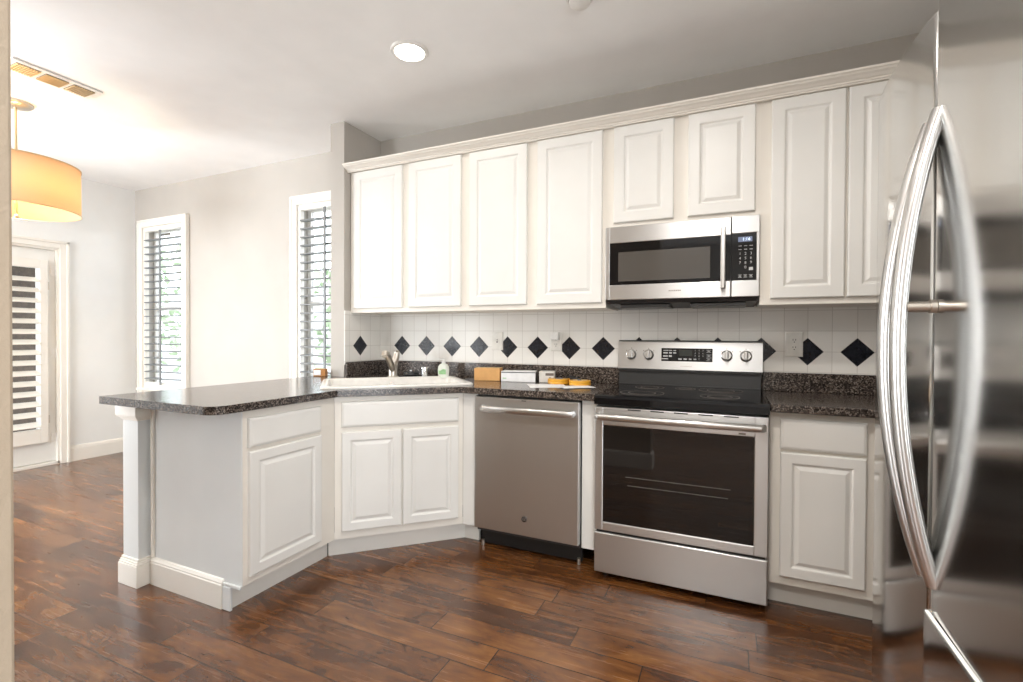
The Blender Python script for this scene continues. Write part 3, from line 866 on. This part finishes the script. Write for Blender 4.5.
od = m.build('oven_door', M['steel'], rg)


def mk_oven_glass():
    t = NT('dark oven glass')
    t.set(Base_Color=(0.012, 0.010, 0.009), Roughness=0.03, Specular_IOR_Level=0.45)
    return t.m


M['oven_glass'] = mk_oven_glass()
MB().box((gx0, 0.004, gz0), (gx1, 0.012, gz1)).build('window', M['oven_glass'], od)
# faint rack lines seen through the glass
RM = plain('dim rack steel', (0.11, 0.10, 0.09), 0.5)
for z, a, b in ((0.475, 0.16, 0.60), (0.515, 0.15, 0.61)):
    MB().cyl((a, 0.0035, z), (b, 0.0035, z), 0.0016, n=8).build('rack_rail', RM, od)
for k in range(5): MB().box((0.16 + k * 0.105, -0.0008, 0.836), (0.22 + k * 0.105, 0.002, 0.842)).build('vent_slot', M['black'], od)
hp = [(0.018, -0.004, 0.803), (0.018, -0.036, 0.803), (0.028, -0.046, 0.803), (RW / 2, -0.050, 0.803), (RW - 0.032, -0.046, 0.803), (RW - 0.022, -0.036, 0.803), (RW - 0.022, -0.004, 0.803)]
MB().tube(hp, 0.012, 0.016, up=(0, 0, 1), n=16).build('handle', M['handle'], od, True)
MB().box((0.640, -0.0006, 0.764), (0.668, 0.001, 0.772)).build('printed_mark', M['mark_dark'], od)
MB().prism_x([(-0.011, 0.860), (-0.011, 0.890), (-0.006, 0.900), (0.004, 0.905), (0.56, 0.910), (0.56, 0.860)], -0.001, RW + 0.001).build('cooktop', M['black_gloss'], rg)
for x, y, r in ((0.20, 0.16, 0.105), (0.56, 0.16, 0.085), (0.20, 0.42, 0.075), (0.56, 0.42, 0.105), (0.385, 0.43, 0.05)):
    zz = 0.9051 + (y - 0.004) / 0.556 * 0.005
    m = MB()
    for q in (r, r * 0.62): m.lathe([(q, 0.0), (q + 0.0022, 0.0), (q + 0.0022, 0.0008), (q, 0.0008)], (x, y, zz), n=40, close=True)
    m.build('burner_ring', M['mark_dark'], rg)
# backguard
MB().box((0.004, 0.548, 0.905), (RW - 0.004, 0.585, 1.002)).build('riser', M['grey_dark'], rg)
MB().box((0.004, 0.538, 0.905), (RW - 0.004, 0.549, 0.915), 0.002).box((0.004, 0.535, 0.985), (RW - 0.004, 0.549, 0.9985), 0.002).build('riser_trim', M['black'], rg)
bg = MB().prism_x([(0.535, 1.000), (0.530, 1.004), (0.545, 1.158), (0.555, 1.164), (0.600, 1.164), (0.600, 1.000)], 0.0, RW + 0.003).build('control_panel', M['steel'], rg)
MB().box((0.0, 0.556, 1.1642), (RW + 0.003, 0.600, 1.168), 0.001).build('top_strip', M['black'], bg)
tilt = math.atan2(0.015, 0.154)


def on_panel(x, z, o=0.0):
    """matrix placing local (x right, -y out, z up) on the sloping control panel"""
    y = 0.530 + (z - 1.004) * 0.015 / 0.154
    return Matrix.Translation((x, y, z)) @ Matrix.Rotation(-tilt, 4, 'X') @ Matrix.Translation((0, -o, 0))


for x, z in ((0.196, 1.085), (0.294, 1.085), (0.706, 1.087), (0.800, 1.087)):
    x -= RX0
    k = MB().lathe([(0.0, 0.0), (0.030, 0.0), (0.030, 0.004), (0.027, 0.006), (0.025, 0.016), (0.022, 0.019), (0.0, 0.019)], axis='-y').move(on_panel(x, z)).build('knob', M['handle'], bg, True)
    MB().box((-0.009, -0.036, -0.024), (0.009, -0.018, 0.024), 0.005, 3).move(on_panel(x, z)).build('knob_grip', M['handle'], k)
    for a in (-50, 0, 50): MB().box((0.037 * math.sin(rad(a)) - 0.0022, -0.0007, 0.037 * math.cos(rad(a)) - 0.0022), (0.037 * math.sin(rad(a)) + 0.0022, 0.0004, 0.037 * math.cos(rad(a)) + 0.0022)).move(on_panel(x, z)).build('dial_mark', M['mark_dark'], bg)
kp = MB().box((-0.135, -0.002, -0.037), (0.135, 0.001, 0.037), 0.001).move(on_panel(0.381, 1.088)).build('keypad', M['black_gloss'], bg)
MB().box((-0.038, -0.0026, -0.006), (0.030, -0.0018, 0.028)).move(on_panel(0.381, 1.088)).build('display', M['display'], kp)
q = Pieces()
for x, z, a, b in ((-0.110, 0.024, 0.014, 0.002), (-0.112, 0.010, 0.012, 0.004), (-0.085, 0.024, 0.008, 0.002), (-0.085, 0.010, 0.008, 0.004), (-0.062, 0.024, 0.007, 0.002), (-0.062, 0.010, 0.008, 0.004),
                   (-0.112, -0.008, 0.013, 0.004), (-0.086, -0.008, 0.008, 0.005), (-0.115, -0.024, 0.018, 0.003), (-0.034, -0.024, 0.009, 0.004), (-0.006, -0.024, 0.009, 0.004), (0.020, -0.024, 0.007, 0.004), (0.045, -0.024, 0.007, 0.003)):
    q.box((x - a, -0.0026, z - b), (x + a, -0.0018, z + b))
for z in (0.022, -0.004, -0.024): q.box((0.104, -0.0026, z - 0.007), (0.128, -0.0018, z - 0.005)); q.box((0.104, -0.0026, z + 0.005), (0.128, -0.0018, z + 0.007)); q.box((0.110, -0.0026, z - 0.002), (0.122, -0.0018, z + 0.002))
q.build('key_mark', M['mark_light'], kp, on_panel(0.381, 1.088))
for i, dgt in enumerate('1234567890'):
    cx, rz_ = (i % 3, i // 3) if i < 9 else (1, 3)
    text_mesh('key_digit', dgt, 0.012, on_panel(0.381 + 0.046 + 0.020 * cx, 1.088 + 0.025 - 0.0155 * rz_, 0.0022), M['mark_light'], kp)
q = MB()
for k in range(10): q.box((-0.030 + k * 0.006, -0.0006, -0.002), (-0.0268 + k * 0.006, 0.0004, 0.002))
q.move(on_panel(0.381, 1.024)).build('maker_mark', plain('warm etched mark', (0.34, 0.29, 0.24), 0.5), bg)

# ------------------------------------------------------------------ microwave
MX0, MX1, MY, MZ0, MZ1 = 0.1015, 0.8475, -0.345, 1.386, 1.779
mw = empty('microwave', (MX0, MY, 0)); tag(mw, 'stainless over-the-range microwave hung below the short wall cabinet', 'microwave')
MW = MX1 - MX0; sx = 0.723 - MX0
MB().box((0.002, 0.0305, MZ0 + 0.004), (MW - 0.002, 0.33, MZ1)).build('body', M['grey_dark'], mw)
m = MB(); a0, a1, b0, b1 = 0.024, sx - 0.004, 1.466, 1.690
m.box((0, 0, MZ0), (a0, 0.03, MZ1 - 0.001), 0.003).box((a0 - 0.003, 0, MZ0), (sx - 0.001, 0.03, b0), 0.003).box((a0 - 0.003, 0, b1), (sx - 0.001, 0.03, MZ1 - 0.001), 0.003)
md = m.build('door', M['steel'], mw)
MB().box((a0, 0.002, b0), (sx - 0.001, 0.029, b1)).build('window', M['black_gloss'], md)


def mk_screen():
    t = NT('grey screened glass'); t.set(Base_Color=(0.085, 0.078, 0.07), Roughness=0.10, Specular_IOR_Level=0.6); return t.m


MB().box((0.070, 0.0008, 1.484), (0.526, 0.0025, 1.640)).build('screen', mk_screen(), md)
MB().box((0.574, -0.038, 1.425), (0.596, -0.026, 1.728), 0.005, 3).cyl((0.585, -0.03, 1.445), (0.585, 0.001, 1.445), 0.007, n=12).cyl((0.585, -0.03, 1.708), (0.585, 0.001, 1.708), 0.007, n=12).build('handle', M['handle'], md)
q = MB()
for k in range(7): q.box((0.330 + k * 0.0088, -0.0006, 1.4235), (0.3355 + k * 0.0088, 0.001, 1.4295))
q.build('maker_mark', plain('soft etched mark', (0.22, 0.18, 0.15), 0.5), md)
m = MB()
m.box((sx + 0.001, 0, MZ0), (MW, 0.03, b0 - 0.001), 0.003).box((sx + 0.001, 0, b1 + 0.004), (MW, 0.03, MZ1 - 0.001), 0.003).box((MW - 0.014, 0, b0 - 0.004), (MW, 0.03, b1 + 0.007), 0.003)
mc = m.build('control_panel', M['steel'], mw)
kp = MB().box((sx + 0.001, 0.001, b0), (MW - 0.014, 0.028, b1 + 0.003)).build('keypad', M['black_gloss'], mc)
cx0 = sx + 0.030
MB().box((cx0, 0.0002, 1.652), (cx0 + 0.062, 0.0012, 1.676)).build('clock_display', emit('clock window', (0.35, 0.42, 0.62), 0.35, (0.02, 0.02, 0.03)), kp)
text_mesh('clock_digits', '1:16', 0.021, Matrix.Translation((cx0 + 0.036, 0.0, 1.664)), M['clock'], kp)
q = Pieces()
rnd = random.Random(3)
for r_ in range(2):
    for c_ in range(3): x = cx0 + 0.002 + c_ * 0.024; z = 1.632 - r_ * 0.017; q.box((x, 0.0002, z - 0.0012), (x + 0.014, 0.0012, z + 0.0012))
for c_ in range(3):
    x = cx0 + 0.001 + c_ * 0.024
    for dz in (-0.006, 0.006): q.box((x, 0.0002, 1.486 + dz - 0.001), (x + 0.016, 0.0012, 1.486 + dz + 0.001))
    q.box((x + 0.003, 0.0002, 1.484), (x + 0.013, 0.0012, 1.488))
q.box((cx0 + 0.048, 0.0002, 1.513), (cx0 + 0.066, 0.0012, 1.528))
q.build('key_mark', M['mark_light'], kp)
for i, dgt in enumerate('1234567890'):
    c_, r_ = (i % 3, i // 3) if i < 9 else (1, 3)
    text_mesh('key_digit', dgt, 0.018, Matrix.Translation((cx0 + 0.009 + c_ * 0.024, 0.0, 1.594 - r_ * 0.022)), M['mark_light'], kp)
MB().prism_x([(0.012, MZ0 - 0.0005), (0.020, MZ0 - 0.020), (0.30, MZ0 - 0.034), (0.325, MZ0 - 0.030), (0.325, MZ0 - 0.0005)], 0.010, MW - 0.010).build('vent_underside', M['black'], mw)
m = MB()
for x in (0.20, 0.56): m.box((x - 0.13, 0.05, MZ0 - 0.041), (x + 0.13, 0.24, MZ0 - 0.023), 0.002)
m.build('grease_filter', M['grey_dark'], mw)
MB().box((0.0, 0.03, MZ0 - 0.018), (0.009, 0.325, MZ0 - 0.001), 0.002).build('side_bracket', M['grey_dark'], mw)
MB().box((MW - 0.009, 0.03, MZ0 - 0.018), (MW, 0.325, MZ0 - 0.001), 0.002).build('side_bracket', M['grey_dark'], mw)

# ------------------------------------------------------------------ refrigerator (local x -> +y, front faces -x)
FX = 1.055
fr = empty('refrigerator', (0, 0, 0)); tag(fr, 'tall stainless steel refrigerator with bowed handles at the right edge', 'refrigerator')
MB().box((FX + 0.062, -2.300, 0.03), (1.885, -1.392, 1.775), 0.006).build('body', M['grey_dark'], fr)


def fdoor(y0, y1, z0, z1, bulge=0.006, r=0.022):
    """slightly bowed door slab seen in plan, rounded vertical edges"""
    pts = []
    for i in range(7):                       # rounded edge at y0
        a = rad(90 * i / 6); pts.append((FX + bulge + r - r * math.sin(a), y0 + r - r * math.cos(a)))
    for i in range(1, 12):
        t = i / 12; pts.append((FX + bulge - bulge * 4 * t * (1 - t), y0 + r + (y1 - y0 - 2 * r) * t))
    for i in range(7):
        a = rad(90 - 90 * i / 6); pts.append((FX + bulge + r - r * math.sin(a), y1 - r + r * math.cos(a)))
    pts += [(FX + 0.060, y1), (FX + 0.060, y0)]
    return MB().prism(pts, z0, z1)


SEAM = -1.812
fd1 = fdoor(SEAM + 0.003, -1.388, 0.055, 1.800, 0.010, 0.030).build('door', M['fridge_steel'], fr, True)
fd2 = fdoor(-2.300, SEAM - 0.003, 0.693, 1.800, 0.004, 0.012).build('door', M['fridge_steel'], fr, True)
fdw = fdoor(-2.300, SEAM - 0.003, 0.055, 0.688, 0.004, 0.012).move(Matrix.Translation((-0.010, 0, 0))).build('drawer', M['fridge_steel'], fr, True)
MB().box((FX - 0.004, -2.29, 0.6882), (FX + 0.0015, SEAM - 0.012, 0.6895)).build('lip_highlight', M['white_plastic'], fdw)  # white strip painting the highlight on the drawer's top lip
MB().box((FX + 0.07, -2.29, 0.0), (FX + 0.10, -1.40, 0.054)).build('toe_grille', M['black'], fr)
MB().box((FX + 0.02, -1.46, 1.8005), (FX + 0.14, -1.392, 1.815), 0.004).build('hinge_cover', M['grey_dark'], fr)


def fhandle(y, z0, z1, lean, parent, hmax=0.058):
    pts = []; N = 30
    for i in range(N + 1):
        t = i / N; h = hmax * (1 - (2 * t - 1) ** 2) ** 0.95
        pts.append((FX + 0.006 - h, y + lean * math.sin(math.pi * t), z0 + (z1 - z0) * t))
    return MB().tube(pts, [0.0125] * (N + 1), [0.019] * (N + 1), up=(0, 1, 0), n=18).build('handle', M['handle'], parent, True)


h2 = fhandle(-1.832, 0.741, 1.600, 0.0, fd2)
h1 = fhandle(-1.786, 0.741, 1.592, 0.018, fd1, 0.062)
MB().cyl((FX + 0.003, -1.832, 1.247), (FX - 0.046, -1.832, 1.247), 0.0095, n=14).cyl((FX + 0.003, -1.832, 1.247), (FX - 0.006, -1.832, 1.247), 0.0125, n=14).build('handle_strut', M['nickel'], h2, True)
MB().cyl((FX + 0.004, -1.782, 1.247), (FX - 0.046, -1.782, 1.247), 0.0075, n=14).build('handle_strut', M['nickel'], h1, True)

# ------------------------------------------------------------------ wall plates
YT = -0.0085


def plate(name, x, z, w, h, label, kind):
    r = empty(name, (x, YT, z)); tag(r, label, 'switch' if kind == 'switch' else 'outlet', 'white wall plates over the counter')
    MB().rect_loops(-w / 2, -h / 2, w / 2, h / 2, [(0, 0.0005), (0, -0.002), (0.002, -0.005), (0.006, -0.006)]).build('cover_plate', M['ivory'], r)
    if kind == 'switch':
        MB().box((-0.005, -0.0065, -0.012), (0.005, -0.0055, 0.012)).build('slot', M['mark_dark'], r)
        MB().box((-0.0035, -0.016, -0.002), (0.0035, -0.006, 0.009), 0.001).build('toggle', M['ivory'], r)
    else:
        for dz in (0.0195, -0.0195):
            o = MB().lathe([(0.0, 0.0), (0.0165, 0.0), (0.0165, 0.0018), (0.0, 0.0018)], (0, -0.006, dz), axis='-y').build('socket', M['ivory'], r)
            MB().box((-0.0075, -0.0084, dz + 0.001), (-0.0048, -0.0077, dz + 0.009)).box((0.0048, -0.0084, dz + 0.001), (0.0075, -0.0077, dz + 0.009)).lathe([(0.0, 0.0), (0.0028, 0.0), (0.0028, 0.0007), (0.0, 0.0007)], (0, -0.0077, dz - 0.007), axis='-y', n=10).build('slots', M['black'], o)
    return r


plate('light_switch', -0.711, 1.155, 0.084, 0.122, 'white toggle switch plate on the tile above the cardboard box', 'switch')
plate('wall_outlet', -0.292, 1.153, 0.078, 0.118, 'white outlet with a square plug-in above the tape rolls', 'outlet')
plate('wall_outlet', 1.030, 1.152, 0.080, 0.130, 'white duplex outlet on the tile right of the range', 'outlet')
ad = empty('plug_adapter', (-0.292, YT - 0.0079, 1.190)); tag(ad, 'small white square plug-in on the outlet above the tape rolls', 'adapter')
MB().box((-0.027, -0.034, -0.024), (0.027, -0.0005, 0.024), 0.005, 3).build('case', M['white_plastic'], ad)

# ------------------------------------------------------------------ ceiling fittings
CANS = [(-0.804, -0.872, 1.6, 'round recessed ceiling light shining above the sink corner'), (0.55, -1.75, 14, 'added unseen fill light over the middle of the kitchen floor'), (-0.85, -2.25, 9, 'added unseen fill light beside the partition wall'), (0.40, -3.60, 22, 'added unseen fill light in the living area behind the kitchen')]  # only the first is in view; the other three are added fill lamps
for x, y, pw, lb in CANS:
    c = empty('recessed_light', (x, y, H)); tag(c, lb, 'ceiling light', 'recessed ceiling lights')
    MB().lathe([(0.074, -0.003), (0.078, -0.010), (0.092, -0.008), (0.098, -0.001), (0.098, 0.0), (0.074, 0.0)], close=True, n=40).build('trim_ring', M['white_plastic'], c, True)
    MB().lathe([(0.0, -0.0045), (0.075, -0.0035), (0.075, -0.0005), (0.0, -0.0005)], n=40).build('diffuser', M['can'], c, True)
    l = area('recessed_lamp', (x, y, H - 0.012), (0, 0, 0), 0.14, 0, pw, WARM, True, 170)

sd = empty('smoke_detector', (0.115, -0.905, H)); tag(sd, 'small white smoke detector at the top edge of the ceiling', 'smoke detector')
MB().lathe([(0.058, 0.0), (0.058, -0.010), (0.050, -0.014), (0.046, -0.030), (0.036, -0.036), (0.0, -0.037)], n=36).build('case', M['white_plastic'], sd, True)
MB().lathe([(0.048, -0.016), (0.0495, -0.016), (0.0485, -0.022), (0.047, -0.022)], n=36, close=True).build('vent_ring', M['mark_dark'], sd)

vt = empty('ceiling_vent', (-2.85, -1.485, H)); tag(vt, 'white ceiling air vent with three slatted sections near the pendant lamp', 'vent')
MB().box((-0.088, -0.205, -0.010), (0.088, 0.205, -0.0005), 0.004).build('frame', M['white_plastic'], vt)
for k, yy in enumerate((-0.125, 0.0, 0.125)):
    s = MB().box((-0.058, yy - 0.052, -0.0125), (0.058, yy + 0.052, -0.0095)).build('grille', M['mark_dark'], vt)
    m = MB()
    for j in range(9):
        if k == 1:
            zx = -0.052 + j * 0.013; m.box((zx - 0.0035, yy - 0.052, -0.018), (zx + 0.0035, yy + 0.052, -0.0125))
        else:
            zy = yy - 0.047 + j * 0.0118; m.box((-0.058, zy - 0.003, -0.018), (0.058, zy + 0.003, -0.0125))
    m.build('slats', M['brass'], s)

pd = empty('pendant_lamp', (-3.44, -1.43, H)); tag(pd, 'amber drum pendant lamp hanging in the dining area', 'pendant lamp')
MB().lathe([(0.0, -0.001), (0.085, -0.001), (0.085, -0.012), (0.070, -0.026), (0.02, -0.034), (0.0, -0.034)], n=36).build('canopy', M['nickel'], pd, True)
MB().cyl((0, 0, -0.03), (0, 0, -0.72), 0.008, n=12).build('rod', M['brass'], pd, True)
MB().lathe([(0.0, -0.735), (0.014, -0.728), (0.014, -0.716), (0.008, -0.71)], n=16).build('finial', M['nickel'], pd, True)
m = MB(); z0, z1 = 1.980 - H, 2.280 - H
m.lathe([(0.312, z0), (0.310, z1)], n=64)
shd = m.build('lamp_shade', M['shade'], pd, True)
s_ = shd.modifiers.new('sol', 'SOLIDIFY'); s_.thickness = 0.002
m = MB()
for zz in (z0, z1): m.lathe([(0.3105, zz - 0.003), (0.3150, zz - 0.003), (0.3150, zz + 0.003), (0.3105, zz + 0.003)], n=64, close=True)
m.build('rim', M['brass'], shd, True)
m = MB()
for k in range(3):
    a = rad(120 * k + 20); m.cyl((0, 0, z1 - 0.01), (0.310 * math.cos(a), 0.310 * math.sin(a), z1 - 0.003), 0.003, n=8)
m.build('spider', M['brass'], pd)
for k in range(3):
    a = rad(120 * k + 80); bx_, by_ = 0.085 * math.cos(a), 0.085 * math.sin(a)
    b = MB().lathe([(0.0, z0 + 0.06), (0.022, z0 + 0.07), (0.030, z0 + 0.095), (0.022, z0 + 0.125), (0.013, z0 + 0.15)], (bx_, by_, 0), n=20).build('bulb', emit('warm bulb', (1.0, 0.80, 0.45), 9.0), pd, True)
    MB().cyl((bx_, by_, z0 + 0.15), (0, 0, z0 + 0.19), 0.011, n=12).build('socket', M['brass'], pd, True)
pl = bpy.data.lights.new('pendant_glow', 'POINT'); pl.energy = 9; pl.color = (1.0, 0.74, 0.36); pl.shadow_soft_size = 0.05
po_ = bpy.data.objects.new('pendant_glow', pl); COL.objects.link(po_); po_.location = (-3.44, -1.43, 2.10)
